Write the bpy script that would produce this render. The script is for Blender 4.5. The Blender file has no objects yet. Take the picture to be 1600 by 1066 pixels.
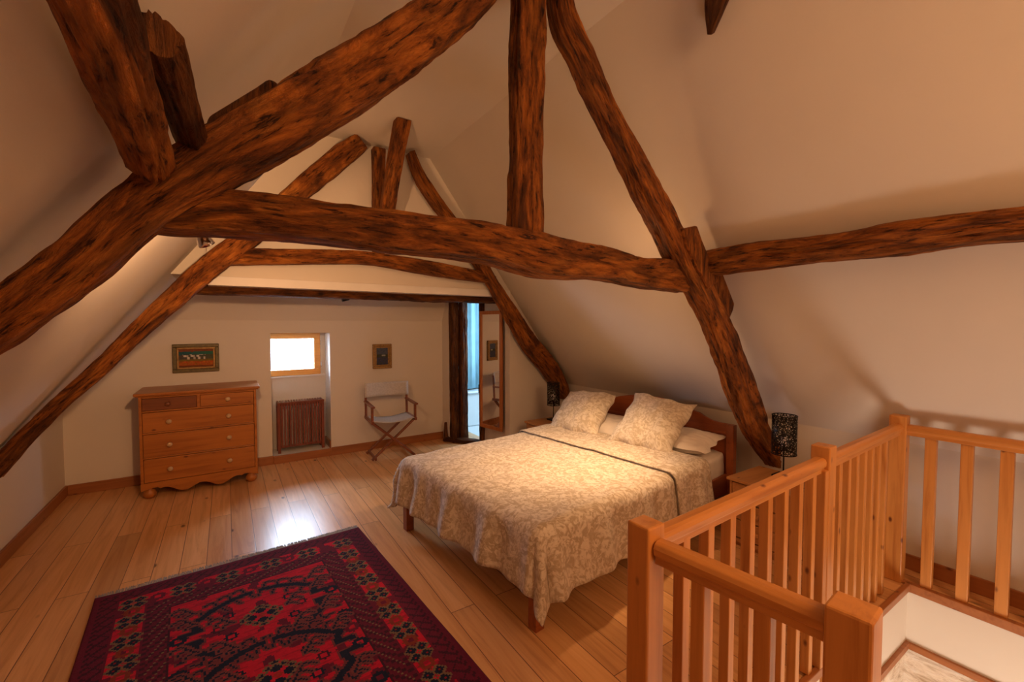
import bpy, bmesh, math, random
from mathutils import Vector, Matrix, noise, Quaternion
random.seed(7)
S = bpy.context.scene
COL = S.collection

# ------------------------------------------------------------------ camera
FPX = 684.0
PITCH = math.atan(26 / FPX); YAW = math.atan(446 / FPX); EYE = 1.55
FW = Vector((math.sin(YAW) * math.cos(PITCH), math.cos(YAW) * math.cos(PITCH), -math.sin(PITCH)))
RT = Vector((math.cos(YAW), -math.sin(YAW), 0))
UP = RT.cross(FW)
CAM = Vector((0, 0, EYE))
cam = bpy.data.cameras.new('camera')
camo = bpy.data.objects.new('camera', cam); COL.objects.link(camo)
cam.sensor_width = 36; cam.lens = 36 * FPX / 1600; cam.clip_start = .02
camo.matrix_world = Matrix(((RT.x, UP.x, -FW.x, 0), (RT.y, UP.y, -FW.y, 0), (RT.z, UP.z, -FW.z, EYE), (0, 0, 0, 1)))
S.camera = camo

def ray(x, y): return FW + RT * ((x - 800) / FPX) - UP * ((y - 533) / FPX)
def onY(x, y, Y): r = ray(x, y); return CAM + r * (Y / r.y)
def onX(x, y, X): r = ray(x, y); return CAM + r * (X / r.x)

# ------------------------------------------------------------------ world, exposure, lights
S.view_settings.view_transform = 'Standard'; S.view_settings.look = 'None'
S.view_settings.gamma = 1; S.view_settings.exposure = 0.06; S.view_settings.use_curve_mapping = False
W = bpy.data.worlds.new('sky'); S.world = W; W.use_nodes = True
bg = W.node_tree.nodes['Background']; bg.inputs[0].default_value = (.62, .78, 1, 1); bg.inputs[1].default_value = 75

def light(name, kind, loc, energy, color, size=.05, to=None, **kw):
    l = bpy.data.lights.new(name, kind); l.energy = energy; l.color = color
    if kind == 'AREA': l.size = size
    else: l.shadow_soft_size = size
    for k, v in kw.items(): setattr(l, k, v)
    o = bpy.data.objects.new(name, l); COL.objects.link(o); o.location = loc
    if to is not None: o.rotation_euler = (Vector(to) - Vector(loc)).to_track_quat('-Z', 'Y').to_euler()
    return o
WARM = (1, .52, .235)
light('halogen_light_bed', 'POINT', (2.2, 2.08, 1.90), 3.5, WARM, .03)
light('halogen_spot_bed', 'SPOT', (2.2, 2.06, 1.86), 150, (1, .62, .33), .04, to=(2.1, 2.5, .5), spot_size=1.5, spot_blend=1.0)
light('halogen_light_left', 'SPOT', (0.02, 2.14, 1.88), 95, WARM, .04, to=(.0, 4.2, 2.2), spot_size=2.1, spot_blend=1.0)
light('room_light_behind', 'AREA', (1.2, -1.6, 2.7), 45, WARM, 1.2, to=(1.3, 1.5, 1.2))
light('room_light_side', 'POINT', (2.2, -.7, 1.7), 14, WARM, .45)
light('stairwell_light', 'AREA', (2.1, -.2, -1.2), 24, (1, .82, .66), .8, to=(3.4, .6, -.2))
W.cycles.sampling_method = 'MANUAL'; W.cycles.sample_map_resolution = 256
po = light('window_portal', 'AREA', (.64, 5.80, 1.20), 1, (1, 1, 1), .5, to=(.64, 4.0, 1.20)); po.data.cycles.is_portal = True
light('bathroom_daylight', 'AREA', (4.1, 5.0, 1.6), 38, (.52, .76, 1), .8, to=(3.0, 5.9, .9))

# ------------------------------------------------------------------ material tools
def mat(name, rough=.5, spec=.5):
    m = bpy.data.materials.new(name); m.use_nodes = True
    nt = m.node_tree; b = nt.nodes['Principled BSDF']
    b.inputs['Roughness'].default_value = rough; b.inputs['Specular IOR Level'].default_value = spec
    return m, nt, b
def N(nt, t, **kw):
    n = nt.nodes.new(t)
    for k, v in kw.items():
        if k in n.inputs: n.inputs[k].default_value = v
        else: setattr(n, k, v)
    return n
def ramp(nt, fac, stops):
    r = nt.nodes.new('ShaderNodeValToRGB'); e = r.color_ramp.elements
    while len(e) < len(stops): e.new(.5)
    for i, (p, c) in enumerate(stops):
        e[i].position = p; e[i].color = (*c, 1) if len(c) == 3 else c
    nt.links.new(fac, r.inputs[0]); return r.outputs[0]
def coords(nt, scale=(1, 1, 1), kind='Object', rnd=True):
    tc = nt.nodes.new('ShaderNodeTexCoord'); mp = nt.nodes.new('ShaderNodeMapping')
    mp.inputs['Scale'].default_value = scale
    nt.links.new(tc.outputs[kind], mp.inputs[0])
    if rnd:
        oi = nt.nodes.new('ShaderNodeObjectInfo'); mu = N(nt, 'ShaderNodeMath', operation='MULTIPLY'); mu.inputs[1].default_value = 37
        cb = nt.nodes.new('ShaderNodeCombineXYZ'); nt.links.new(oi.outputs['Random'], mu.inputs[0])
        for i in range(3): nt.links.new(mu.outputs[0], cb.inputs[i])
        nt.links.new(cb.outputs[0], mp.inputs['Location'])
    return mp.outputs[0]
def noi(nt, vec, scale, detail=4, rough=.55, dist=0):
    n = N(nt, 'ShaderNodeTexNoise'); n.inputs['Scale'].default_value = scale; n.inputs['Detail'].default_value = detail
    n.inputs['Roughness'].default_value = rough; n.inputs['Distortion'].default_value = dist
    nt.links.new(vec, n.inputs['Vector']); return n.outputs['Fac']
def bump(nt, b, h, strength=.3, dist=.01):
    n = N(nt, 'ShaderNodeBump'); n.inputs['Strength'].default_value = strength; n.inputs['Distance'].default_value = dist
    nt.links.new(h, n.inputs['Height']); nt.links.new(n.outputs[0], b.inputs['Normal'])
def mix(nt, fac, a, b, mode='MIX'):
    m = N(nt, 'ShaderNodeMix', data_type='RGBA', blend_type=mode)
    if hasattr(fac, 'links'): nt.links.new(fac, m.inputs[0])
    else: m.inputs[0].default_value = fac
    for s, v in ((6, a), (7, b)):
        if hasattr(v, 'links'): nt.links.new(v, m.inputs[s])
        else: m.inputs[s].default_value = (*v, 1)
    return m.outputs[2]
def plain(name, c, rough=.5, metal=0, nscale=0, amt=.12):
    m, nt, b = mat(name, rough); b.inputs['Metallic'].default_value = metal
    f = noi(nt, coords(nt), nscale or 14, 3)
    lo = tuple(max(0, x * (1 - amt)) for x in c); hi = tuple(x * (1 + amt) for x in c)
    nt.links.new(ramp(nt, f, [(.3, lo), (.7, hi)]), b.inputs['Base Color']); return m

def m_plaster(name, c=(.75, .69, .61)):
    m, nt, b = mat(name, .85, .2); v = coords(nt, rnd=False)
    f = noi(nt, v, 2.2, 4)
    nt.links.new(ramp(nt, f, [(.3, tuple(x * .965 for x in c)), (.7, c)]), b.inputs['Base Color'])
    bump(nt, b, noi(nt, v, 9, 6), .12, .02); return m
def m_pine(name, axis, c1, c2, ck, rough=.35, scale=1.0, knots=True):
    """planed pine: grain stretched along one axis, a few round knots"""
    m, nt, b = mat(name, rough, .5)
    s = [26, 26, 26]; s[axis] = 1.6
    v = coords(nt, tuple(x * scale for x in s))
    g = noi(nt, v, 1, 5, .6, .6)
    col = ramp(nt, g, [(.28, c2), (.5, c1), (.72, tuple(min(1, x * 1.12) for x in c1))])
    if knots:
        s2 = [15, 15, 15]; s2[axis] = 8
        vk = coords(nt, s2)
        vo = N(nt, 'ShaderNodeTexVoronoi'); vo.inputs['Scale'].default_value = .9; nt.links.new(vk, vo.inputs['Vector'])
        k = ramp(nt, vo.outputs['Distance'], [(.06, (1, 1, 1)), (.15, (0, 0, 0))])
        sel = ramp(nt, vo.outputs['Color'], [(.38, (0, 0, 0)), (.42, (1, 1, 1))])
        mm = mix(nt, 1.0, k, sel, 'MULTIPLY')
        col = mix(nt, mm, col, ck)
    nt.links.new(col, b.inputs['Base Color'])
    bump(nt, b, g, .08, .003); return m

def m_timber(name, bright=1.0):
    """hewn old oak: uv.x runs round the beam, uv.y along it (metres)"""
    m, nt, b = mat(name, .6, .3)
    v = coords(nt, (10, 2.4, 1), 'UV')
    v2 = coords(nt, (40, 5, 1), 'UV')
    v3 = coords(nt, (8, 1.5, 1), 'UV')
    g = noi(nt, v, 1, 6, .65, 1.2); fine = noi(nt, v2, 1.6, 6, .7, .4); big = noi(nt, v3, 1.6, 5, .6, 1.0)
    k = bright
    base = ramp(nt, g, [(.28, (.03 * k, .010 * k, .003 * k)), (.40, (.21 * k, .060 * k, .010 * k)), (.52, (.43 * k, .135 * k, .020 * k)), (.72, (.60 * k, .23 * k, .042 * k))])
    dark = ramp(nt, big, [(.46, (0, 0, 0)), (.62, (1, 1, 1))])
    col = mix(nt, dark, base, mix(nt, .58, base, (.05, .018, .007)))
    cr = ramp(nt, fine, [(.36, (.10, .07, .06)), (.43, (.7, .66, .64)), (.6, (1.12, 1.12, 1.1))])
    col = mix(nt, 1.0, col, cr, 'MULTIPLY')
    # worm holes and pits
    vo = N(nt, 'ShaderNodeTexVoronoi'); vo.inputs['Scale'].default_value = 1; nt.links.new(coords(nt, (34, 22, 1), 'UV'), vo.inputs['Vector'])
    pit = ramp(nt, vo.outputs['Distance'], [(.08, (.25, .2, .18)), (.2, (1, 1, 1))])
    col = mix(nt, ramp(nt, big, [(.46, (0, 0, 0)), (.6, (.9, .9, .9))]), col, mix(nt, 1.0, col, pit, 'MULTIPLY'))
    nt.links.new(col, b.inputs['Base Color'])
    add = N(nt, 'ShaderNodeMath', operation='ADD'); nt.links.new(g, add.inputs[0]); nt.links.new(fine, add.inputs[1])
    bump(nt, b, add.outputs[0], 1.0, .035)
    return m

def m_floor():
    m, nt, b = mat('pine_floorboards', .3, .5)
    tc = N(nt, 'ShaderNodeTexCoord'); sep = N(nt, 'ShaderNodeSeparateXYZ'); nt.links.new(tc.outputs['Object'], sep.inputs[0])
    cb = N(nt, 'ShaderNodeCombineXYZ'); nt.links.new(sep.outputs['Y'], cb.inputs['X']); nt.links.new(sep.outputs['X'], cb.inputs['Y'])
    br = N(nt, 'ShaderNodeTexBrick', offset=.37); nt.links.new(cb.outputs[0], br.inputs['Vector'])
    br.inputs['Scale'].default_value = 1; br.inputs['Brick Width'].default_value = 2.1; br.inputs['Row Height'].default_value = .14
    br.inputs['Mortar Size'].default_value = .0022; br.inputs['Mortar Smooth'].default_value = .2
    br.inputs['Color1'].default_value = (0, 0, 0, 1); br.inputs['Color2'].default_value = (1, 1, 1, 1); br.inputs['Mortar'].default_value = (.5, .5, .5, 1)
    # per board offset of the grain
    sc = N(nt, 'ShaderNodeVectorMath', operation='MULTIPLY'); nt.links.new(br.outputs['Color'], sc.inputs[0]); sc.inputs[1].default_value = (9, 31, 7)
    ad = N(nt, 'ShaderNodeVectorMath', operation='ADD'); nt.links.new(tc.outputs['Object'], ad.inputs[0]); nt.links.new(sc.outputs[0], ad.inputs[1])
    mp = N(nt, 'ShaderNodeMapping'); mp.inputs['Scale'].default_value = (22, 1.3, 1); nt.links.new(ad.outputs[0], mp.inputs[0])
    g = noi(nt, mp.outputs[0], 1, 6, .62, .9)
    col = ramp(nt, g, [(.22, (.50, .23, .080)), (.5, (.74, .40, .165)), (.78, (.84, .50, .23))])
    tint = ramp(nt, br.outputs['Color'], [(0, (.72, .66, .60)), (.5, (1, .97, .94)), (1, (1.0, 1.0, 1.0))])
    col = mix(nt, 1.0, col, tint, 'MULTIPLY')
    mk = N(nt, 'ShaderNodeMapping'); mk.inputs['Scale'].default_value = (6.5, 3.2, 1); nt.links.new(ad.outputs[0], mk.inputs[0])
    vo = N(nt, 'ShaderNodeTexVoronoi'); vo.inputs['Scale'].default_value = 1; nt.links.new(mk.outputs[0], vo.inputs['Vector'])
    k = ramp(nt, vo.outputs['Distance'], [(.05, (1, 1, 1)), (.12, (0, 0, 0))])
    sel = ramp(nt, vo.outputs['Color'], [(.5, (0, 0, 0)), (.55, (1, 1, 1))])
    col = mix(nt, mix(nt, 1.0, k, sel, 'MULTIPLY'), col, (.10, .035, .012))
    col = mix(nt, br.outputs['Fac'], col, (.16, .065, .025))
    nt.links.new(col, b.inputs['Base Color'])
    r = noi(nt, mp.outputs[0], .6, 3)
    mr = N(nt, 'ShaderNodeMapRange'); mr.inputs[3].default_value = .22; mr.inputs[4].default_value = .42; nt.links.new(r, mr.inputs[0])
    nt.links.new(mr.outputs[0], b.inputs['Roughness'])
    h = N(nt, 'ShaderNodeMath', operation='SUBTRACT'); nt.links.new(g, h.inputs[0]); nt.links.new(br.outputs['Fac'], h.inputs[1])
    bump(nt, b, h.outputs[0], .12, .004)
    return m

def m_attr(name, rough=.9, bumpscale=0):
    m, nt, b = mat(name, rough, .15)
    a = N(nt, 'ShaderNodeVertexColor', layer_name='Col')
    f = noi(nt, coords(nt), 60, 3)
    nt.links.new(mix(nt, 1.0, a.outputs[0], ramp(nt, f, [(.3, (.82, .82, .82)), (.7, (1.05, 1.05, 1.05))]), 'MULTIPLY'), b.inputs['Base Color'])
    if bumpscale: bump(nt, b, noi(nt, coords(nt), bumpscale, 3), .5, .004)
    return m

def m_damask(name, c1=(.70, .61, .50), c2=(.46, .36, .25), quilt=True):
    m, nt, b = mat(name, .82, .2)
    b.inputs['Sheen Weight'].default_value = .25
    v = coords(nt, (1, 1, 1), 'UV', rnd=False)
    wp = N(nt, 'ShaderNodeTexNoise'); wp.inputs['Scale'].default_value = 6; nt.links.new(v, wp.inputs['Vector'])
    sb = N(nt, 'ShaderNodeVectorMath', operation='SCALE'); sb.inputs['Scale'].default_value = .09; nt.links.new(wp.outputs['Color'], sb.inputs[0])
    ad = N(nt, 'ShaderNodeVectorMath', operation='ADD'); nt.links.new(v, ad.inputs[0]); nt.links.new(sb.outputs[0], ad.inputs[1])
    vo = N(nt, 'ShaderNodeTexVoronoi', feature='SMOOTH_F1'); vo.inputs['Scale'].default_value = 17; nt.links.new(ad.outputs[0], vo.inputs['Vector'])
    wv = N(nt, 'ShaderNodeMath', operation='SINE'); mu = N(nt, 'ShaderNodeMath', operation='MULTIPLY'); mu.inputs[1].default_value = 17
    nt.links.new(vo.outputs['Distance'], mu.inputs[0]); nt.links.new(mu.outputs[0], wv.inputs[0])
    f = noi(nt, ad.outputs[0], 30, 5, .6, 1.5)
    s = N(nt, 'ShaderNodeMath', operation='MULTIPLY_ADD'); nt.links.new(wv.outputs[0], s.inputs[0]); s.inputs[1].default_value = .065; nt.links.new(f, s.inputs[2])
    nt.links.new(ramp(nt, s.outputs[0], [(.42, c1), (.50, tuple((a + b_) / 2 for a, b_ in zip(c1, c2))), (.58, c2)]), b.inputs['Base Color'])
    if quilt:
        q = noi(nt, v, 55, 3)
        bump(nt, b, q, .6, .006)
    return m

MT = {}
MT['plaster'] = m_plaster('cream_plaster')
MT['timber'] = m_timber('old_hewn_oak')
MT['timber_dark'] = m_timber('dark_hewn_oak', .45)  # same hewn oak in a darker tone
PC1, PC2, PCK = (.56, .235, .058), (.40, .14, .030), (.13, .035, .012)
MT['pineZ'] = m_pine('pine_upright', 2, PC1, PC2, PCK)
MT['pineX'] = m_pine('pine_lengthwise', 0, PC1, PC2, PCK)
MT['pineY'] = m_pine('pine_crosswise', 1, PC1, PC2, PCK)
CC1, CC2 = (.40, .135, .022), (.27, .078, .012)
MT['chestX'] = m_pine('waxed_pine_boards', 0, CC1, CC2, (.13, .035, .012), .38)
MT['chestdark'] = m_pine('darker_drawer_front', 0, (.20, .058, .016), (.13, .035, .01), (.08, .02, .01), .4)
MT['nightX'] = m_pine('nightstand_pine', 0, (.52, .25, .09), (.42, .18, .06), PCK, .4)
MT['skirt'] = m_pine('skirting_pine', 0, (.36, .13, .04), (.26, .085, .025), PCK, .4)
MT['skirtY'] = m_pine('skirting_pine_side', 1, (.36, .13, .04), (.26, .085, .025), PCK, .4)
MT['cherryX'] = m_pine('red_brown_bed_wood', 0, (.30, .075, .018), (.20, .045, .012), (.1, .02, .01), .35, knots=False)
MT['cherryY'] = m_pine('red_brown_bed_wood_cross', 1, (.30, .075, .018), (.20, .045, .012), (.1, .02, .01), .35, knots=False)
MT['mahog'] = m_pine('mahogany_slats', 2, (.20, .045, .022), (.12, .025, .014), (.05, .01, .01), .35, knots=False)
MT['teak'] = m_pine('teak_chair_frame', 0, (.22, .062, .025), (.14, .038, .016), (.05, .01, .01), .4, knots=False)
MT['winpine'] = m_pine('varnished_window_pine', 0, (.75, .36, .09), (.62, .27, .06), (.4, .15, .04), .35, knots=False)
MT['mirrorwood'] = m_pine('mirror_frame_wood', 2, (.48, .18, .055), (.36, .12, .035), PCK, .35, knots=False)
MT['canvas'] = plain('off_white_canvas', (.55, .51, .47), .9, nscale=60)
MT['linen'] = plain('white_bed_linen', (.82, .74, .66), .85, nscale=8, amt=.05)
MT['blackmetal'] = plain('black_metal', (.012, .010, .010), .45, .6)
MT['knob'] = plain('worn_wooden_knob', (.52, .34, .18), .4, nscale=30)
MT['chrome'] = plain('chrome', (.75, .75, .78), .18, 1.0)
MT['gold'] = plain('dull_gold_frame', (.30, .17, .055), .45, .35, 40, .3)
MT['olive'] = plain('dark_olive_gold_frame', (.12, .09, .035), .45, .25, 40, .3)
MT['white'] = plain('white_paint', (.82, .79, .76), .5, nscale=6, amt=.03)
MT['tub'] = plain('white_enamel', (.80, .84, .86), .25, nscale=4, amt=.02)
MT['bluecurtain'] = plain('pale_blue_curtain', (.36, .62, .74), .85, nscale=6, amt=.08)
MT['piping'] = plain('dark_piping', (.20, .15, .11), .8)
MT['fringe'] = plain('undyed_wool_fringe', (.30, .25, .20), .95, nscale=50, amt=.4)
MT['damask'] = m_damask('beige_damask_quilt')
MT['damask_pillow'] = m_damask('beige_damask_pillow', (.70, .62, .51), (.50, .41, .30))
MT['rug'] = m_attr('red_tribal_wool', .95, 300)
MT['paint'] = m_attr('oil_paint', .6)
MT['floor'] = m_floor()

def m_mirror():
    m, nt, b = mat('mirror_glass', .015); b.inputs['Metallic'].default_value = 1
    f = noi(nt, coords(nt), 3, 2)
    nt.links.new(ramp(nt, f, [(.3, (.86, .86, .86)), (.7, (.88, .88, .88))]), b.inputs['Base Color']); return m
MT['mirror'] = m_mirror()
def m_glass():
    m, nt, b = mat('window_glass', .0)
    for n in list(nt.nodes):
        if n.type == 'BSDF_PRINCIPLED': nt.nodes.remove(n)
    t = N(nt, 'ShaderNodeBsdfTransparent'); g = N(nt, 'ShaderNodeBsdfGlossy'); g.inputs['Roughness'].default_value = .02
    fr = N(nt, 'ShaderNodeFresnel'); fr.inputs[0].default_value = 1.45
    mx = N(nt, 'ShaderNodeMixShader'); nt.links.new(fr.outputs[0], mx.inputs[0]); nt.links.new(t.outputs[0], mx.inputs[1]); nt.links.new(g.outputs[0], mx.inputs[2])
    nt.links.new(mx.outputs[0], nt.nodes['Material Output'].inputs[0]); return m
MT['glass'] = m_glass()
def m_lace():
    """black pierced metal: curly openings really are openings"""
    m, nt, b = mat('pierced_black_metal', .45); b.inputs['Metallic'].default_value = .5
    v = coords(nt, (1, 1, 1), 'UV')
    wp = N(nt, 'ShaderNodeTexNoise'); wp.inputs['Scale'].default_value = 40; nt.links.new(v, wp.inputs['Vector'])
    sb = N(nt, 'ShaderNodeVectorMath', operation='SCALE'); sb.inputs['Scale'].default_value = .012; nt.links.new(wp.outputs['Color'], sb.inputs[0])
    ad = N(nt, 'ShaderNodeVectorMath', operation='ADD'); nt.links.new(v, ad.inputs[0]); nt.links.new(sb.outputs[0], ad.inputs[1])
    vo = N(nt, 'ShaderNodeTexVoronoi', feature='DISTANCE_TO_EDGE'); vo.inputs['Scale'].default_value = 62; nt.links.new(ad.outputs[0], vo.inputs['Vector'])
    a = ramp(nt, vo.outputs['Distance'], [(.10, (1, 1, 1)), (.13, (0, 0, 0))])
    b.inputs['Base Color'].default_value = (.014, .012, .011, 1)
    nt.links.new(a, b.inputs['Alpha']); return m
MT['lace'] = m_lace()
def m_stone():
    m, nt, b = mat('rough_cream_stone', .9, .1)
    v = coords(nt, (3, 3, 9), rnd=False); f = noi(nt, v, 2.2, 7, .65, .5)
    nt.links.new(ramp(nt, f, [(.3, (.42, .30, .19)), (.46, (.80, .70, .58)), (.7, (.90, .85, .78))]), b.inputs['Base Color'])
    bump(nt, b, f, .8, .04); return m
MT['stone'] = m_stone()
def m_tiles():
    m, nt, b = mat('pale_slate_roof', .8)
    v = coords(nt, rnd=False)
    br = N(nt, 'ShaderNodeTexBrick'); nt.links.new(v, br.inputs['Vector'])
    br.inputs['Scale'].default_value = 1; br.inputs['Brick Width'].default_value = .5; br.inputs['Row Height'].default_value = .09; br.inputs['Mortar Size'].default_value = .012
    br.inputs['Color1'].default_value = (.018, .0195, .0225, 1); br.inputs['Color2'].default_value = (.020, .021, .024, 1); br.inputs['Mortar'].default_value = (.007, .0075, .010, 1)
    nt.links.new(br.outputs['Color'], b.inputs['Base Color']); return m
MT['tiles'] = m_tiles()

# ------------------------------------------------------------------ mesh tools
class MB:
    def __init__(s): s.v = []; s.f = []; s.uv = []; s.sm = []
    def add(s, verts, faces, uvs=None, smooth=False):
        o = len(s.v); s.v += [Vector(p) for p in verts]
        for i, f in enumerate(faces):
            s.f.append([o + k for k in f]); s.uv.append(uvs[i] if uvs else None); s.sm.append(smooth)
        return s
    def box(s, x0, x1, y0, y1, z0, z1):
        V = [(x0, y0, z0), (x1, y0, z0), (x1, y1, z0), (x0, y1, z0), (x0, y0, z1), (x1, y0, z1), (x1, y1, z1), (x0, y1, z1)]
        return s.add(V, [(0, 3, 2, 1), (4, 5, 6, 7), (0, 1, 5, 4), (1, 2, 6, 5), (2, 3, 7, 6), (3, 0, 4, 7)])
    def bar(s, a, b, w, h, up=(0, 0, 1)):
        a = Vector(a); b = Vector(b); t = (b - a).normalized(); side = t.cross(Vector(up))
        if side.length < 1e-4: side = t.cross(Vector((1, 0, 0)))
        side.normalize(); u = side.cross(t)
        V = []
        for p in (a, b):
            for i, j in ((-1, -1), (1, -1), (1, 1), (-1, 1)): V.append(p + side * (i * w / 2) + u * (j * h / 2))
        return s.add(V, [(0, 1, 2, 3), (7, 6, 5, 4), (0, 4, 5, 1), (1, 5, 6, 2), (2, 6, 7, 3), (3, 7, 4, 0)])
    def prism(s, poly, axis, a, b):
        """extrude a polygon given in the two other axes"""
        n = len(poly); V = []
        for w in (a, b):
            for p in poly:
                q = list(p); q.insert(axis, w); V.append(q)
        F = [tuple(range(n))[::-1], tuple(range(n, 2 * n))] + [(i, (i + 1) % n, n + (i + 1) % n, n + i) for i in range(n)]
        return s.add(V, F)
    def lathe(s, prof, c=(0, 0, 0), n=20, axis='Z', uv=False):
        c = Vector(c); V = []; F = []; U = []
        for r, z in prof:
            for i in range(n):
                a = 2 * math.pi * i / n; p = Vector((r * math.cos(a), r * math.sin(a), z))
                if axis == 'Y': p = Vector((p.x, -p.z, p.y))
                if axis == 'X': p = Vector((p.z, p.x, p.y))
                V.append(c + p)
        for j in range(len(prof) - 1):
            for i in range(n):
                k = (i + 1) % n; F.append((j * n + i, j * n + k, (j + 1) * n + k, (j + 1) * n + i))
                r = prof[j][0]; U.append([(2 * math.pi * r * (i + di) / n, prof[j + dj][1]) for di, dj in ((0, 0), (1, 0), (1, 1), (0, 1))])
        return s.add(V, F, U, True)
    def build(s, name, m, parent=None, bev=0, loc=None, origin=True, smooth=None, seg=2):
        me = bpy.data.meshes.new(name)
        off = Vector((0, 0, 0))
        if parent is None and origin:
            xs = [p.x for p in s.v]; ys = [p.y for p in s.v]; zs = [p.z for p in s.v]
            off = Vector(((min(xs) + max(xs)) / 2, (min(ys) + max(ys)) / 2, min(zs)))
        me.from_pydata([p - off for p in s.v], [], s.f); me.materials.append(m)
        if any(u is not None for u in s.uv):
            l = me.uv_layers.new(name='UVMap'); k = 0
            for fi, f in enumerate(s.f):
                for j in range(len(f)):
                    if s.uv[fi] is not None: l.data[k].uv = s.uv[fi][j]
                    k += 1
        for i, p in enumerate(me.polygons): p.use_smooth = s.sm[i] if smooth is None else smooth
        bm = bmesh.new(); bm.from_mesh(me); bmesh.ops.recalc_face_normals(bm, faces=bm.faces); bm.to_mesh(me); bm.free()
        o = bpy.data.objects.new(name, me); COL.objects.link(o); o.location = off
        if loc is not None: o.location = loc
        if parent is not None: o.parent = parent
        if bev:
            md = o.modifiers.new('bevel', 'BEVEL'); md.width = bev; md.segments = seg; md.limit_method = 'ANGLE'
        return o

def tag(o, label, cat, group=None, kind=None):
    o['label'] = label; o['category'] = cat
    if group: o['group'] = group
    if kind: o['kind'] = kind
    return o
def thing(name, loc, label, cat, rz=0, group=None):
    o = bpy.data.objects.new(name, None); COL.objects.link(o); o.empty_display_size = .1
    o.location = loc; o.rotation_euler = (0, 0, rz); return tag(o, label, cat, group)
def struct(o): o['kind'] = 'structure'; return o
def dup(o, parent=None):
    c = o.copy(); COL.objects.link(c); c.parent = parent
    for ch in list(o.children): dup(ch, c)
    return c
def copy_part(o, loc):
    c = o.copy(); COL.objects.link(c); c.parent = o.parent; c.location = loc; return c

def catmull(pts, step):
    """pts: list of tuples of Vectors/floats; returns densely sampled list"""
    out = []
    P = [pts[0]] + list(pts) + [pts[-1]]
    for i in range(1, len(P) - 2):
        p0, p1, p2, p3 = P[i - 1], P[i], P[i + 1], P[i + 2]
        L = (p2[0] - p1[0]).length; n = max(1, int(L / step))
        for k in range(n):
            t = k / n; r = []
            for a, b, c, d in zip(p0, p1, p2, p3):
                r.append(.5 * ((2 * b) + (c - a) * t + (2 * a - 5 * b + 4 * c - d) * t * t + (3 * b - a - 3 * c + d) * t ** 3))
            out.append(tuple(r))
    out.append(tuple(pts[-1])); return out

def beam(name, pts, nrm, m, parent, org, seed=0, rough=1.0, square=8.0, step=.016, nr=56):
    """pts: (centre, half width, half depth) along the timber; nrm: depth direction"""
    nrm = Vector(nrm).normalized(); S_ = catmull(pts, step); V = []; F = []; U = []; L = 0; sd = Vector((seed * 7.3, seed * 3.1, seed * 5.7))
    ring = []
    for i, (c, hw, hd) in enumerate(S_):
        t = (S_[min(i + 1, len(S_) - 1)][0] - S_[max(i - 1, 0)][0]).normalized()
        n = (nrm - t * nrm.dot(t)).normalized(); w = n.cross(t)
        if i: L += (c - S_[i - 1][0]).length
        for k in range(nr):
            a = 2 * math.pi * (k + .5) / nr; ca, sa = math.cos(a), math.sin(a)
            q = (abs(ca) ** square + abs(sa) ** square) ** (-1 / square)
            x, y = ca * q, sa * q
            p0 = Vector((ca * 1.6, sa * 1.6, L * 2.2)) + sd
            d = .06 * noise.noise(p0) + .06 * noise.noise(p0 * 2.9) + .045 * noise.noise(p0 * 6.5)
            g = noise.noise(Vector((ca * 5, sa * 5, L * 2.3)) + sd) * .07
            rd = 1 - abs(noise.noise(Vector((ca * 6, sa * 6, L * 1.1)) + sd * 2)) * 2
            ck = -.16 * max(0, rd - .86) / .14 - .10 * max(0, noise.noise(Vector((ca * 2.2, sa * 2.2, L * 4.5)) - sd) - .38) * 3
            hf = .035 * noise.noise(Vector((ca * 9, sa * 9, L * 9)) + sd) + .022 * noise.noise(Vector((ca * 20, sa * 20, L * 24)) + sd)
            f = 1 + (d + g + ck + hf) * rough
            V.append(c + w * (x * hw * f) + n * (y * hd * f) - org)
    ns = len(S_); per = 2 * math.pi * sum(q[1] for q in S_) / len(S_)
    Ls = [0]
    for i in range(1, ns): Ls.append(Ls[-1] + (S_[i][0] - S_[i - 1][0]).length)
    for i in range(ns - 1):
        for k in range(nr):
            k2 = (k + 1) % nr
            F.append((i * nr + k, i * nr + k2, (i + 1) * nr + k2, (i + 1) * nr + k))
            a, b = per * k / nr, per * (k + 1) / nr
            U.append([(a + seed, Ls[i]), (b + seed, Ls[i]), (b + seed, Ls[i + 1]), (a + seed, Ls[i + 1])])
    for i in (0, ns - 1):
        F.append(tuple(range(i * nr, i * nr + nr))); U.append([(V[i * nr + k].x, V[i * nr + k].z) for k in range(nr)])
    mb = MB(); mb.add(V, F, U, True)
    mb.sm[-1] = mb.sm[-2] = False
    return mb.build(name, m, parent, origin=False)
def traced(pairs, Y, depth, slack=1.0, shift=0.0, back=None):
    PQ = [(onY(a, b, Y + (depth if back == 0 else 0)), onY(c, d, Y + (depth if back == 1 else 0))) for a, b, c, d in pairs]; C = [(p + q) / 2 for p, q in PQ]; out = []
    for i, (p, q) in enumerate(PQ):
        t = (C[min(i + 1, len(C) - 1)] - C[max(i - 1, 0)]).normalized(); w = t.cross(Vector((0, 1, 0)))
        out.append((Vector((C[i].x + shift, Y + depth / 2, C[i].z)), abs((p - q).dot(w)) / 2 * slack, depth / 2))
    return out

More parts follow.
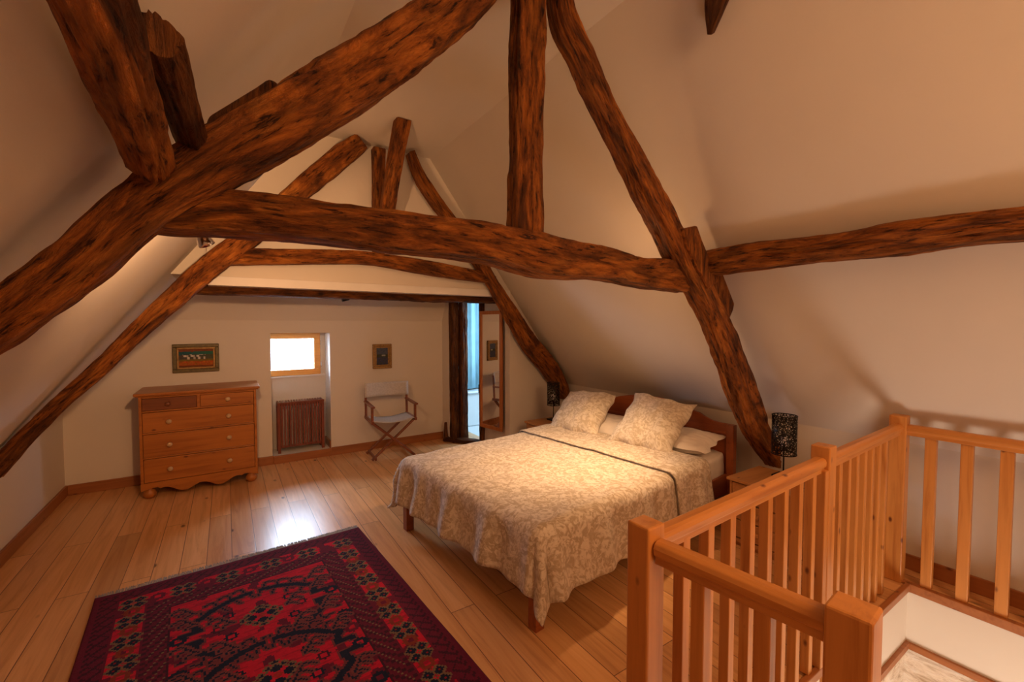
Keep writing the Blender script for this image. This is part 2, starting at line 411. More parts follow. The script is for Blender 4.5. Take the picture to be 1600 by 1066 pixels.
# ------------------------------------------------------------------ the room
XL, XR, YB, YG, YF = -1.25, 3.6, 5.47, 4.28, -3.0
KL, KR, ZC, SL = .75, .80, 3.25, 1.35
XCL = XL + (ZC - KL) / SL; XCR = XR - (ZC - KR) / SL
P = MT['plaster']
HX0, HX1, HY0, HY1 = 1.0, 3.38, -1.3, .86
fl = MB()
fl.box(XL - .1, HX0, YF, YB + .3, -.3, 0).box(HX0, XR + .1, HY1, YG + .1, -.3, 0).box(HX0, 2.9, YG + .1, YB + .3, -.3, 0)
fl.box(HX1, XR + .1, YF, HY1, -.3, 0).box(HX0, HX1, YF, HY0, -.3, 0)
struct(fl.build('floor', MT['floor'], origin=False))
mb = MB().box(XL - .15, XL, YF, YB + .4, -.3, KL + .02); struct(mb.build('wall_left', P, origin=False))
mb = MB().box(XR, XR + .15, YF, YG + .1, -.3, KR + .02); struct(mb.build('wall_right', P, origin=False))
mb = MB().box(XL - .15, XR + .15, YF - .15, YF, -.3, ZC + .1); struct(mb.build('wall_front', P, origin=False))
# ceiling: two slopes and the flat strip under the ridge, one thick shell
T = .12
sec = [(XL - .15, KL - .15 * SL), (XCL, ZC), (XCR, ZC), (XR + .15, KR - .15 * SL), (XR + .15, KR + .25), (XCR + .1, ZC + T + .05), (XCL - .1, ZC + T + .05), (XL - .15, KL + .25)]
mb = MB(); n = len(sec); V = [(x, y, z) for y in (YF, YG + .12) for x, z in sec]
F = [(i, (i + 1) % n, n + (i + 1) % n, n + i) for i in range(n)] + [(0, 1, 6, 7), (1, 2, 5, 6), (2, 3, 4, 5), (n, n + 7, n + 6, n + 1), (n + 1, n + 6, n + 5, n + 2), (n + 2, n + 5, n + 4, n + 3)]
mb.add(V, F)
mb.prism([(XL - .15, KL - .15 * SL), (.1, KL + (.1 - XL) * SL), (.1, KL + .3 + (.1 - XL) * SL), (XL - .15, KL + .25)], 1, YG + .12, YB + .4)
struct(mb.build('ceiling', P, origin=False))
# partition with the wide opening, behind the second truss
ZO = 1.92; XO = 2.76
mb = MB().prism([(-.12, ZO), (XO, ZO), (XO, 0), (XR, 0), (XR, KR), (XCR, ZC), (XCL, ZC), (-.12, 2.26)], 1, YG, YG + .10)
struct(mb.build('wall_partition', P, origin=False))
struct(MB().box(-.12, XO, YG - .012, YG + .13, ZO - .055, ZO + .02).build('trim_1', MT['white'], bev=.004))
# side of the boxed-in bathroom, door opening
A, B_, C_ = Vector((2.76, YG + .1, 0)), Vector((2.70, 4.86, 0)), Vector((2.62, 5.22, 0))
mb = MB().add([(2.80, YG + .1, 0), (2.88, YG + .1, 0), (2.83, 4.88, 0), (2.755, 4.88, 0), (2.80, YG + .1, 1.97), (2.88, YG + .1, 1.97), (2.83, 4.88, 1.97), (2.755, 4.88, 1.97)],
              [(0, 3, 2, 1), (4, 5, 6, 7), (0, 1, 5, 4), (1, 2, 6, 5), (2, 3, 7, 6), (3, 0, 4, 7)])
mb.box(2.72, 2.85, YG + .1, YB + .3, 1.95, 2.36)
struct(mb.build('wall_side', P, origin=False))
struct(MB().box(2.44, 2.62, 5.255, YB + .3, 0, 1.97).build('wall_right_alcove', P, origin=False))
# alcove ceiling
struct(MB().prism([(YG + .1, 1.95), (5.30, 1.95), (YB + .02, 1.55), (YB + .3, 1.55), (YB + .3, 2.55), (YG + .1, 2.55)], 0, XL - .1, 2.72).build('ceiling_alcove', P, origin=False))
# back wall with the window recess
RX0, RX1, RZ = .40, 1.012, 1.452
mb = MB().box(XL - .1, RX0, YB, YB + .3, 0, 2).box(RX1, 2.46, YB, YB + .3, 0, 2).box(RX0, RX1, YB, YB + .3, RZ, 2)
mb.box(RX0, RX1, YB + .30, YB + .35, 0, .945).box(.955, RX1, YB + .30, YB + .35, .945, RZ + .02).box(RX0 - .2, RX1 + .05, YB + .30, YB + .35, RZ, 2).box(RX0 - .2, .335, YB + .30, YB + .35, 0, 2).box(.33, RX0, YB + .30, YB + .35, 0, .945)
mb.box(RX0, RX1, YB + .01, YB + .3, 0, .085)
struct(mb.build('wall_back', P, origin=False))
# window in the recess
w = bpy.data.objects.new('window_1', None); COL.objects.link(w); w.location = (.68, YB + .30, .945); w['kind'] = 'structure'
fr = MB()
x0, x1, z0, z1, t = -.345, .275, 0, .505, .07
fr.box(x0, x1, -.02, .05, z0, z0 + t).box(x0, x1, -.02, .05, z1 - t, z1).box(x0, x0 + t, -.02, .05, z0 + t, z1 - t).box(x1 - t, x1, -.02, .05, z0 + t, z1 - t)
fr.build('window_frame', MT['winpine'], w, bev=.006)
MB().box(x0 + t, x1 - t, .012, .018, z0 + t, z1 - t).build('pane', MT['glass'], w)
hg = MB()
for z in (.12, .38): hg.lathe([(.006, -.03), (.006, .03)], (x1 + .006, -.024, z), 8)
hg.build('hinge', MT['chrome'], w)
MB().box(x0 - .02, x1 + .05, -.035, .06, -.018, -.002).build('window_sill', MT['white'], w)
# roof across the way, seen through the pane
g = MB().add([(-3, 0, 0), (6, 0, 0), (6, 3.6, 0), (-3, 3.6, 0), (-3, 0, -.15), (6, 0, -.15), (6, 3.6, -.15), (-3, 3.6, -.15)], [(0, 1, 2, 3), (7, 6, 5, 4), (0, 4, 5, 1), (1, 5, 6, 2), (2, 6, 7, 3), (3, 7, 4, 0)])
o = g.build('neighbouring_roof', MT['tiles'], origin=False); o.location = (0, 9.5, -1.0); o.rotation_euler = (math.radians(48), 0, 0)
tag(o, 'pale tiled roof across the way seen through the small window', 'roof')

# skirting boards
def skirt(name, x0, x1, y0, y1, z0=0, z1=.095, m='skirt'):
    return struct(MB().box(x0, x1, y0, y1, z0, z1).build(name, MT[m], bev=.004))
skirt('baseboard_left', XL, XL + .018, YF, YB, m='skirtY')
skirt('baseboard_back', XL + .018, RX0 + .01, YB - .018, YB)
skirt('baseboard_recess', RX0 + .01, RX1, YB - .024, YB + .0, 0, .088)
skirt('baseboard_back_right', RX1, 2.44, YB - .018, YB)
skirt('baseboard_recess_side', RX1 - .016, RX1, YB, YB + .3, .085, .17, 'skirtY')
skirt('baseboard_right', XR - .018, XR, YF, YG, m='skirtY')
skirt('baseboard_partition', XO, XR - .018, YG - .018, YG)

# dark timbers of the alcove
def ext(name, a, b, hw, hd, nrm, m, label, cat, seed, sq=5, rough=.8):
    a = Vector(a); b = Vector(b); mid = (a + b) / 2
    pts = [(a + (b - a) * t, hw, hd) for t in (0, .33, .66, 1)]
    o = beam(name, pts, nrm, MT[m], None, Vector((0, 0, 0)), seed, rough, sq)
    tag(o, label, cat); return o
ext('lintel_beam', (-.27, 4.50, 1.855), (2.74, 4.52, 1.855), .055, .10, (0, 1, 0), 'timber_dark', 'dark flat timber lintel running behind the white edge over the alcove opening', 'beam', 3)
ext('alcove_rafter_beam', (-.30, 5.12, 1.90), (2.50, 5.18, 1.885), .055, .07, (0, 1, 0), 'timber_dark', 'irregular dark timber under the alcove ceiling near the back wall', 'beam', 5, 3, 1.5)
ext('dark_post', (2.495, 5.21, 0), (2.485, 5.21, 1.9), .052, .055, (0, 1, 0), 'timber_dark', 'nearly black upright post at the left of the bathroom doorway', 'post', 8)
ext('worn_post', (2.605, 5.17, 0), (2.60, 5.17, 1.9), .052, .05, (0, 1, 0), 'timber_dark', 'worn brown upright timber with a pale eroded top, right against the black post', 'post', 9, 4, 1.4)
ext('door_jamb_post', (2.735, 4.90, 0), (2.735, 4.90, 1.93), .03, .035, (0, 1, 0), 'timber_dark', 'dark slim jamb behind the tall mirror at the bathroom doorway', 'post', 11)
ext('doorway_head', (2.58, 5.2, 1.92), (2.76, 4.86, 1.92), .035, .03, (0, 0, 1), 'timber_dark', 'short dark timber closing the top of the bathroom doorway', 'beam', 12)
ext('doorway_sill', (2.42, 5.33, .03), (2.78, 4.80, .025), .07, .035, (0, 0, 1), 'timber_dark', 'worn dark timber sill on the floor of the bathroom doorway', 'sill', 13, 3)
mb = MB().prism([(5.27, .0), (5.36, .0), (5.355, .10), (5.33, .25), (5.31, .12)], 0, 2.40, 2.44)
tag(mb.build('timber_stub', MT['timber_dark'], bev=.004), 'small pointed dark timber stub rising at the foot of the alcove side wall', 'timber')

# bathroom beyond
struct(MB().box(2.42, 4.6, 6.45, 6.55, 0, 2.35).box(4.3, 4.4, YG + .1, 6.5, 0, 2.35).box(2.42, 2.5, YB + .29, 6.5, 0, 2.35).box(2.72, 4.4, YG + .1, 6.5, 2.3, 2.4).box(2.42, 2.72, YB + .29, 6.5, 2.3, 2.4).box(2.84, 4.4, YG + .1, YG + .14, 0, 2.35).build('wall_bathroom', P, origin=False))
struct(MB().box(2.9, 4.5, YG + .1, 6.5, -.1, 0).box(2.45, 2.9, YB + .3, 6.5, -.1, 0).build('floor_bathroom', MT['tub'], origin=False))
V = []; F = []
nx = 90
for j, z in enumerate((.56, 1.0, 1.6, 2.24)):
    for i in range(nx + 1):
        x = 2.62 + 1.5 * i / nx; V.append((x, 5.98 + .028 * math.sin(i * .55) + .012 * math.sin(i * 1.7 + j), z))
for j in range(3):
    for i in range(nx): F.append((j * (nx + 1) + i, j * (nx + 1) + i + 1, (j + 1) * (nx + 1) + i + 1, (j + 1) * (nx + 1) + i))
mb = MB().add(V, F, None, True); o = mb.build('shower_curtain', MT['bluecurtain']); md = o.modifiers.new('s', 'SOLIDIFY'); md.thickness = .004
tag(o, 'pale blue pleated curtain glimpsed through the bathroom doorway', 'curtain')
mb = MB().box(2.62, 4.2, 5.86, 6.40, 0.002, .50).box(2.60, 4.22, 5.82, 6.42, .50, .54)
tag(mb.build('bathtub', MT['tub'], bev=.02), 'white bathtub below the blue curtain in the bathroom', 'bathtub')

# ------------------------------------------------------------------ roof trusses
org = Vector((1.2, 1.8, .45))
t1 = thing('roof_truss', org, 'large near roof truss of hewn oak crossing the room over the bed', 'roof truss')
Lp = [(-150, 546, -110, 640), (0, 438, 40, 535), (100, 362, 150, 455), (185, 285, 262, 362), (300, 205, 368, 300), (440, 125, 500, 222), (540, 62, 600, 155), (640, 0, 700, 78), (700, -50, 752, 25), (770, -115, 815, -50)]
pl = traced(Lp, 1.68, .14, back=1)
pl = [(Vector((-1.17, 1.765, .86)), .11, .085), (Vector((-.92, 1.765, 1.16)), .11, .085)] + pl
beam('principal_rafter', pl, (0, 1, 0), MT['timber'], t1, org, 21, 1.1)
Rp = [(850, -62, 890, -60), (853, 30, 905, 25), (883, 101, 935, 90), (917, 173, 968, 165), (958, 255, 1015, 250), (1003, 345, 1060, 335), (1043, 420, 1097, 410), (1078, 480, 1132, 475), (1106, 545, 1157, 530), (1130, 615, 1185, 605), (1160, 680, 1205, 665), (1203, 738, 1232, 725)]
beam('principal_rafter', traced(Rp, 1.68, .13, 1.05, back=0), (0, 1, 0), MT['timber'], t1, org, 22, 1.0)
Kp = [(794, -75, 857, -75), (795, 0, 857, 0), (791, 110, 855, 110), (792, 200, 850, 200), (790, 300, 851, 300), (790, 384, 853, 386)]
beam('king_post', traced(Kp, 1.745, .12, back=0), (0, 1, 0), MT['timber'], t1, org, 23, .9)
Cp = [(225, 338, 225, 352), (262, 318, 262, 358), (345, 293, 345, 361), (400, 296, 400, 364), (522, 312, 522, 375), (628, 325, 628, 389), (712, 338, 712, 397), (793, 350, 793, 410), (852, 362, 850, 428), (905, 375, 905, 433), (961, 386, 961, 434), (1000, 399, 1005, 444), (1040, 402, 1050, 451), (1092, 410, 1092, 456)]
beam('collar_beam', traced(Cp, 1.725, .19), (0, 1, 0), MT['timber'], t1, org, 24, .7)
# wedge lying on the right rafter and the rounded cleat below the purlin
def blk(name, poly, Y, d, par, org, m='timber', bev=.012):
    V = [onY(x, y, Y) - org for x, y in poly]; V += [v + Vector((0, d, 0)) for v in V]; n = len(poly)
    U = [[(0, 0)] * n, [(0, 0)] * n] + [[(i * .1, 0), (i * .1 + .1, 0), (i * .1 + .1, .15), (i * .1, .15)] for i in range(n)]
    U[0] = [(V[k].x * 1.1, V[k].z) for k in range(n)][::-1]; U[1] = [(V[k].x, V[k].z) for k in range(n)]
    mb = MB().add(V, [tuple(range(n))[::-1], tuple(range(n, 2 * n))] + [(i, (i + 1) % n, n + (i + 1) % n, n + i) for i in range(n)], U)
    return mb.build(name, MT[m], par, bev=bev, origin=False)
blk('wedge', [(1068, 357), (1090, 352), (1098, 375), (1124, 440), (1108, 452), (1075, 385)], 1.66, .12, t1, org)
blk('cleat', [(1114, 428), (1142, 427), (1149, 447), (1150, 468), (1146, 486), (1140, 500), (1120, 478)], 1.70, .12, t1, org)
blk('wedge', [(320, 200), (326, 180), (400, 135), (420, 121), (436, 128), (425, 150), (380, 180), (330, 215)], 1.70, .12, t1, org, 'timber_dark')

org2 = Vector((1.2, 4.2, .6))
t2 = thing('roof_truss', org2, 'smaller far roof truss of hewn oak against the partition over the alcove', 'roof truss')
L2 = [(-60, 750, -60, 779), (0, 697, 3, 727), (73, 632, 90, 652), (141, 570, 160, 592), (208, 502, 232, 524), (263, 449, 290, 475), (308, 407, 340, 432), (380, 352, 420, 368), (442, 297, 480, 312), (477, 265, 512, 286), (520, 230, 548, 257), (548, 214, 577, 232)]
pl = traced(L2, 4.10, .13, back=1); pl = [(Vector((-1.36, 4.165, .50)), .06, .065)] + [p for p in pl if p[0].x > -1.2]
beam('principal_rafter', pl, (0, 1, 0), MT['timber'], t2, org2, 31, 1.0)
R2 = [(630, 237, 652, 241), (645, 282, 672, 280), (677, 332, 707, 330), (710, 375, 738, 370), (733, 410, 764, 408), (757, 445, 781, 440), (784, 497, 813, 487), (812, 545, 842, 528), (841, 580, 870, 563), (864, 612, 889, 600), (872, 626, 889, 618)]
beam('principal_rafter', traced(R2, 4.10, .14, .92, back=0), (0, 1, 0), MT['timber'], t2, org2, 32, .9)
K2 = [(579, 232, 604, 236), (580, 300, 603, 300), (580, 360, 603, 360), (581, 396, 603, 396)]
beam('king_post', traced(K2, 4.14, .12, back=0), (0, 1, 0), MT['timber'], t2, org2, 33, .7)
C2 = [(335, 398, 335, 420), (365, 388, 365, 416), (440, 388, 440, 415), (531, 390, 531, 414), (581, 393, 581, 416), (644, 402, 644, 427), (706, 414, 706, 437), (755, 424, 755, 443), (770, 430, 770, 445)]
beam('collar_beam', traced(C2, 4.12, .13, back=1), (0, 1, 0), MT['timber'], t2, org2, 34, .6)
br = [(Vector((1.265, 4.10, 2.50)), .062, .05), (Vector((1.265, 3.85, 2.93)), .062, .05), (Vector((1.268, 3.60, 3.27)), .062, .05)]
beam('ridge_brace', br, (0, 1, .6), MT['timber'], t2, org2, 35, .6)

def along(name, pts, nrm, m, label, cat, seed, rough=.9, sq=4):
    o = beam(name, pts, nrm, MT[m], None, Vector((0, 0, 0)), seed, rough, sq); return tag(o, label, cat)
SR = Vector((SL, 0, 1)).normalized(); SLn = Vector((-SL, 0, 1)).normalized()
Rpur = [(1124, 392, 1124, 424), (1177, 377, 1181, 422), (1244, 370, 1250, 413), (1315, 361, 1315, 406), (1394, 345, 1394, 400), (1512, 329, 1505, 384), (1600, 320, 1600, 375), (1800, 300, 1800, 358)]
pts = []
for a, b, c, d in Rpur:
    p, q = onX(a, b, 2.60), onX(c, d, 2.60); ce = (p + q) / 2; pts.append((Vector((2.66, ce.y, ce.z)), (p - q).length / 2 * .93, .09))
z = pts[-1][0].z; pts = [(Vector((2.66, 1.80, pts[0][0].z)), pts[1][1], .09)] + pts[1:]
pts += [(Vector((2.66, -.9, z)), .09, .09), (Vector((2.66, -2.9, z)), .09, .09)]
along('purlin', pts, (1, 0, 0), 'timber', 'long hewn purlin under the right roof slope, running off to the right', 'beam', 41, .8)
pts = [(Vector((-.175 + .01 * (1.66 - max(y, .6)), y, zz)), .05, .05) for y, zz in ((1.66, 2.015), (1.3, 2.045), (.9, 2.055), (.2, 2.06), (-1.2, 2.06), (-2.9, 2.06))]
along('purlin', pts, (-SL, 0, 1), 'timber', 'thick dark purlin under the left roof slope coming towards the camera', 'beam', 42, 1.0)
pts = [(Vector((x, y, zz)), .036, .04) for x, y, zz in ((-.075, 1.78, 2.13), (-.09, 1.5, 2.13), (-.105, 1.14, 2.13))]
along('purlin_stub', pts, (-SL, 0, 1), 'timber_dark', 'short dark timber end lapped beside the left purlin above the rafter', 'beam', 43, .9)
mbx = [(Vector((1.955, 1.27, 2.93)), .012, .02), (Vector((1.90, 1.21, 3.01)), .045, .04), (Vector((1.85, 1.14, 3.10)), .06, .05), (Vector((1.80, 1.06, 3.2)), .06, .05)]
along('timber_end', mbx, SR, 'timber_dark', 'pointed dark timber end hanging from the ceiling at the top edge', 'beam', 44, .6)

# ------------------------------------------------------------------ halogen lamps tucked behind the collar beam
def spot(name, loc, label, dirn):
    t = thing(name, loc, label, 'lamp')
    d = Vector(dirn).normalized()
    mb = MB().lathe([(.0, -.035), (.016, -.034), (.026, .0), (.028, .012), (.026, .012), (.015, -.02), (0, -.022)], (0, 0, 0), 18)
    q = Vector((0, 0, 1)).rotation_difference(d)
    mb.v = [q @ v for v in mb.v]; mb.build('lamp_head', MT['chrome'], t)
    mb = MB().bar((0, 0, 0), (0, -.08, .02), .008, .008); mb.build('bracket', MT['chrome'], t)
    return t
spot('spotlight', (2.2, 2.02, 1.90), 'small chrome spotlight hidden behind the collar beam above the bed', (0, .3, -1))
spot('spotlight', (-.06, 2.02, 1.86), 'chrome spotlight below the left end of the near collar beam', (.5, .5, -1))
t = thing('spotlight', (1.15, 5.02, 1.84), 'small black and chrome ceiling spotlight in the alcove above the window', 'lamp')
MB().bar((-.09, 0, -.02), (-.02, 0, .0), .06, .05).build('lamp_head', MT['blackmetal'], t, bev=.006)
MB().bar((-.02, 0, 0), (.12, 0, .035), .045, .012).build('bracket', MT['chrome'], t, bev=.003)

# ------------------------------------------------------------------ chest of drawers
cx0, cx1, cy = -.66, .232, 4.965
ch = thing('chest_of_drawers', ((cx0 + cx1) / 2, 5.2, 0), 'wide waxed pine chest of drawers with turned knobs against the back wall', 'chest of drawers')
o3 = Vector(((cx0 + cx1) / 2, 5.2, 0)); w2 = (cx1 - cx0) / 2; fy = cy - 5.2; by = 5.455 - 5.2
mb = MB().box(-w2, -w2 + .022, fy, by, .09, .915).box(w2 - .022, w2, fy, by, .09, .915).box(-w2 + .022, w2 - .022, by - .012, by, .1, .91).box(-w2 + .022, w2 - .022, fy + .01, by, .09, .11)
for z in (.355, .575, .77): mb.box(-w2 + .022, w2 - .022, fy + .004, fy + .04, z, z + .014)
mb.box(-w2 + .022, w2 - .022, fy + .004, fy + .04, .895, .915).box(-.03, -.005, fy + .003, fy + .04, .784, .9)
mb.box(-w2 + .022, w2 - .022, fy + .06, fy + .07, .11, .9)
mb.build('body', MT['chestX'], ch, bev=.003)
MB().box(-w2 - .03, w2 + .03, fy - .03, by + .005, .922, .945).box(-w2 - .018, w2 + .018, fy - .018, by, .912, .923).build('top', MT['chestX'], ch, bev=.006)
ap = [(-w2, .145), (w2, .145), (w2, .075)]
for i in range(1, 40):
    t = i / 40; x = w2 - .03 - (2 * w2 - .06) * t; s = abs(t - .5) * 2
    z = .068 + .030 * (1 - s) ** 0 * math.cos(s * math.pi * 3) * (.9 if s < .8 else .6) - .012 * (1 - s)
    if s > .78: z = .105 - (s - .78) * .1
    ap.append((x, z))
ap.append((-w2, .075))
MB().prism(ap, 1, fy - .008, fy + .015).build('apron', MT['chestX'], ch)
knob = None
def drawer(x0, x1, z0, z1, ks, m='chestX', km='knob'):
    d = MB().box(x0, x1, fy - .004, fy + .055, z0, z1).build('drawer', MT[m], ch, bev=.003)
    for kx in ks:
        MB().lathe([(0, .034), (.012, .033), (.020, .027), (.021, .020), (.014, .011), (.009, .004), (.012, -.002)], (kx, fy - .004, (z0 + z1) / 2), 16, 'Y').build('knob', MT[km], d)
    return d
o_ = drawer(-w2 + .025, -.032, .787, .893, (-.24,), 'chestdark', 'chestdark'); o_['label'] = 'darker reddish replacement drawer'
drawer(-.003, w2 - .025, .787, .893, (.21,))
drawer(-w2 + .025, w2 - .025, .592, .767, (-.235, .215))
drawer(-w2 + .025, w2 - .025, .372, .572, (-.235, .215))
drawer(-w2 + .025, w2 - .025, .148, .352, (-.235, .215))
for x in (-w2 + .055, w2 - .055):
    for y in (fy + .04, by - .05):
        MB().lathe([(0, 0), (.03, 0), (.046, .02), (.050, .042), (.040, .068), (.026, .078), (.03, .092), (0, .093)], (x, y, 0), 20).build('bun_foot', MT['chestX'], ch)

# ------------------------------------------------------------------ paintings
def painting(name, c, wx, hz, fw, fmat, grid, fn, label):
    t = thing(name, (c[0], YB - .002, c[2]), label, 'painting')
    f = MB(); X, Z = wx / 2, hz / 2
    for x0, x1, z0, z1 in ((-X, X, -Z, -Z + fw), (-X, X, Z - fw, Z), (-X, -X + fw, -Z + fw, Z - fw), (X - fw, X, -Z + fw, Z - fw)): f.box(x0, x1, -.03, 0, z0, z1)
    f.build('frame', fmat, t, bev=.005)
    X -= fw; Z -= fw; b = .018; f = MB()
    for x0, x1, z0, z1 in ((-X, X, -Z, -Z + b), (-X, X, Z - b, Z), (-X, -X + b, -Z + b, Z - b), (X - b, X, -Z + b, Z - b)): f.box(x0, x1, -.022, 0, z0, z1)
    f.build('inner_slip', MT['gold'], t, bev=.003)
    X -= b; Z -= b; nx, nz = grid; V = []; F = []
    for j in range(nz + 1):
        for i in range(nx + 1): V.append((-X + 2 * X * i / nx, -.014, -Z + 2 * Z * j / nz))
    for j in range(nz):
        for i in range(nx): a = j * (nx + 1) + i; F.append((a, a + 1, a + nx + 2, a + nx + 1))
    nb = len(V)
    V += [(-X, -.002, -Z), (X, -.002, -Z), (X, -.002, Z), (-X, -.002, Z)]; F.append((nb, nb + 3, nb + 2, nb + 1))
    o = MB().add(V, F).build('canvas', MT['paint'], t)
    ca = o.data.color_attributes.new('Col', 'FLOAT_COLOR', 'CORNER'); k = 0
    for p in o.data.polygons:
        ce = p.center; c_ = fn((ce.x + X) / (2 * X), (ce.z + Z) / (2 * Z))
        for _ in p.vertices: ca.data[k].color = (*c_, 1); k += 1
    return t
def landscape(u, v):
    n_ = noise.noise(Vector((u * 9, v * 14, 1))); n2 = noise.noise(Vector((u * 30, v * 9, 4)))
    if v > .86 + .03 * n_: return (.22, .07, .03)
    if v > .70 + .04 * n_: return (.02 + .02 * u, .09 + .08 * u, .12 + .02 * n2)
    if v > .42:
        h = noise.noise(Vector((u * 13, int(v * 9) * .7, 2)))
        if .10 < u < .78 and h > .05: return (.42, .38, .34) if h < .35 else (.62, .58, .52)
        return (.09 + .05 * n2, .07 + .03 * u, .06)
    if v > .34: return (.20, .14, .03)
    return (.42 + .2 * n_, .11 + .08 * n2, .02) if v > .1 else (.20, .06, .02)
def harbour(u, v):
    n_ = noise.noise(Vector((u * 6, v * 12, 9))); n2 = noise.noise(Vector((u * 14, v * 22, 3)))
    if v > .62: return (.08 + .04 * n_, .10 + .04 * n_, .15 + .05 * n2)
    if .50 < v < .60 and .45 < u < .8: return (.34, .36, .34)
    if v > .45: return (.05, .06, .05)
    return (.05 + .05 * max(0, n2), .055 + .05 * max(0, n2), .10 + .06 * n_)
painting('painting', (-.262, 0, 1.21), .385, .285, .034, MT['olive'], (48, 30), landscape, 'landscape painting with white houses and orange field in olive frame above the chest')
painting('painting', (1.622, 0, 1.152), .235, .305, .03, MT['gold'], (24, 34), harbour, 'small upright dark blue painting in gold frame above the canvas chair')

# ------------------------------------------------------------------ radiator cover
rc = thing('radiator_cover', (.705, 5.62, .086), 'mahogany slatted radiator cover standing in the window recess', 'radiator cover')
w2, d2, H = .245, .085, .565
f = MB().box(-w2, -w2 + .03, -d2, -d2 + .03, 0, H).box(w2 - .03, w2, -d2, -d2 + .03, 0, H).box(-w2, -w2 + .03, d2 - .03, d2, 0, H).box(w2 - .03, w2, d2 - .03, d2, 0, H)
f.box(-w2 + .03, w2 - .03, -d2 + .006, -d2 + .024, .06, .085).box(-w2 + .03, w2 - .03, -d2 + .006, -d2 + .024, H - .03, H)
f.box(-w2, -w2 + .02, -d2 + .03, d2 - .03, H - .03, H).box(w2 - .02, w2, -d2 + .03, d2 - .03, H - .03, H)
f.build('frame', MT['mahog'], rc, bev=.003)
nS = 15
sl = None
for i in range(nS):
    x = -w2 + .045 + (2 * w2 - .09) * i / (nS - 1)
    loc = (x, -d2 + .002, .085)
    if sl is None: sl = MB().box(-.0085, .0085, -.008, .008, -.015, H - .09).build('slat', MT['mahog'], rc, bev=.002); sl.location = loc
    else: copy_part(sl, loc)
t = MB()
for i in range(17): x = -w2 + (2 * w2) * (i + .5) / 17; t.box(x - .009, x + .009, -d2 - .012, d2, H + .001, H + .014)
t.box(-w2, w2, -d2 - .016, -d2 - .0, H - .004, H + .015)
t.build('top_grille', MT['mahog'], rc, bev=.002)
rd = MB()
for i in range(9): x = -.18 + .045 * i; rd.box(x - .016, x + .016, -.02, .05, .05, .48)
o = rd.build('radiator', MT['white'], bev=.008, loc=(.705, 5.64, .087), origin=False); tag(o, 'white radiator behind the mahogany slats in the window recess', 'radiator')
for v in o.data.vertices: v.co.z -= .0

# ------------------------------------------------------------------ director's chair
dc = thing('director_chair', (1.60, 5.08, 0), 'folding director chair with off-white canvas and dark wood frame by the back wall', 'chair', rz=-.06)
wd, SH = .245, .46
for sx in (-1, 1):
    MB().bar((sx * wd, -.20, SH - .012), (sx * wd, .20, SH - .012), .03, .035).build('seat_rail', MT['teak'], dc, bev=.004)
    MB().bar((sx * wd, -.17, SH), (sx * wd, -.17, .615), .028, .028, (0, 1, 0)).build('arm_post', MT['teak'], dc, bev=.006)
    MB().bar((sx * wd, .17, SH), (sx * wd, .19, .80), .028, .022, (0, 1, 0)).build('back_post', MT['teak'], dc, bev=.006)
    MB().bar((sx * wd, -.225, .625), (sx * wd, .19, .635), .045, .02).build('armrest', MT['teak'], dc, bev=.006)
    MB().bar((sx * (wd - .03), -.2, .035), (sx * (wd - .03), .2, .035), .022, .03).build('foot_rail', MT['teak'], dc, bev=.004)
for y, s in ((-.165, 1), (-.135, -1), (.135, 1), (.165, -1)):
    MB().bar((-s * (wd - .01), y, SH - .03), (s * (wd + .00), y, .012), .022, .036, (0, 1, 0)).build('leg', MT['teak'], dc, bev=.004)
def sheet(name, fn, nu, nv, m, parent, th=.004, uvs=1.0, smooth=True):
    V = [fn(i / nu, j / nv) for j in range(nv + 1) for i in range(nu + 1)]; F = []; U = []
    for j in range(nv):
        for i in range(nu):
            a = j * (nu + 1) + i; F.append((a, a + 1, a + nu + 2, a + nu + 1)); U.append([(x / nu * uvs, y / nv * uvs) for x, y in ((i, j), (i + 1, j), (i + 1, j + 1), (i, j + 1))])
    o = MB().add(V, F, U, smooth).build(name, m, parent); md = o.modifiers.new('solid', 'SOLIDIFY'); md.thickness = th; return o
sheet('canvas_seat', lambda u, v: ((u - .5) * 2 * wd, -.19 + .37 * v, SH + .006 - .035 * math.sin(math.pi * u)), 16, 6, MT['canvas'], dc)
sheet('canvas_back', lambda u, v: ((u - .5) * 2 * (wd + .017), .150 + .03 * math.sin(math.pi * u) + .02 * v, .685 + .165 * v), 16, 6, MT['canvas'], dc)

# ------------------------------------------------------------------ tall mirror
mi = thing('wall_mirror', (2.715, 4.625, .262), 'tall narrow mirror in reddish wooden frame beside the bathroom doorway', 'mirror', rz=math.radians(10.5))
mw, mh, fw = .207, 1.452, .042
f = MB().box(-.022, 0, -mw, mw, 0, fw).box(-.022, 0, -mw, mw, mh - fw, mh).box(-.022, 0, -mw, -mw + fw, fw, mh - fw).box(-.022, 0, mw - fw, mw, fw, mh - fw)
f.build('frame', MT['mirrorwood'], mi, bev=.004)
MB().box(-.012, -.006, -mw + fw, mw - fw, fw, mh - fw).build('glass', MT['mirror'], mi)
MB().box(-.004, .022, -mw + .02, mw - .02, .02, mh - .02).build('backing', MT['skirt'], mi)
MB().box(-.03, -.005, mw + .002, mw + .012, .42, .53).build('handle', MT['blackmetal'], mi, bev=.003)

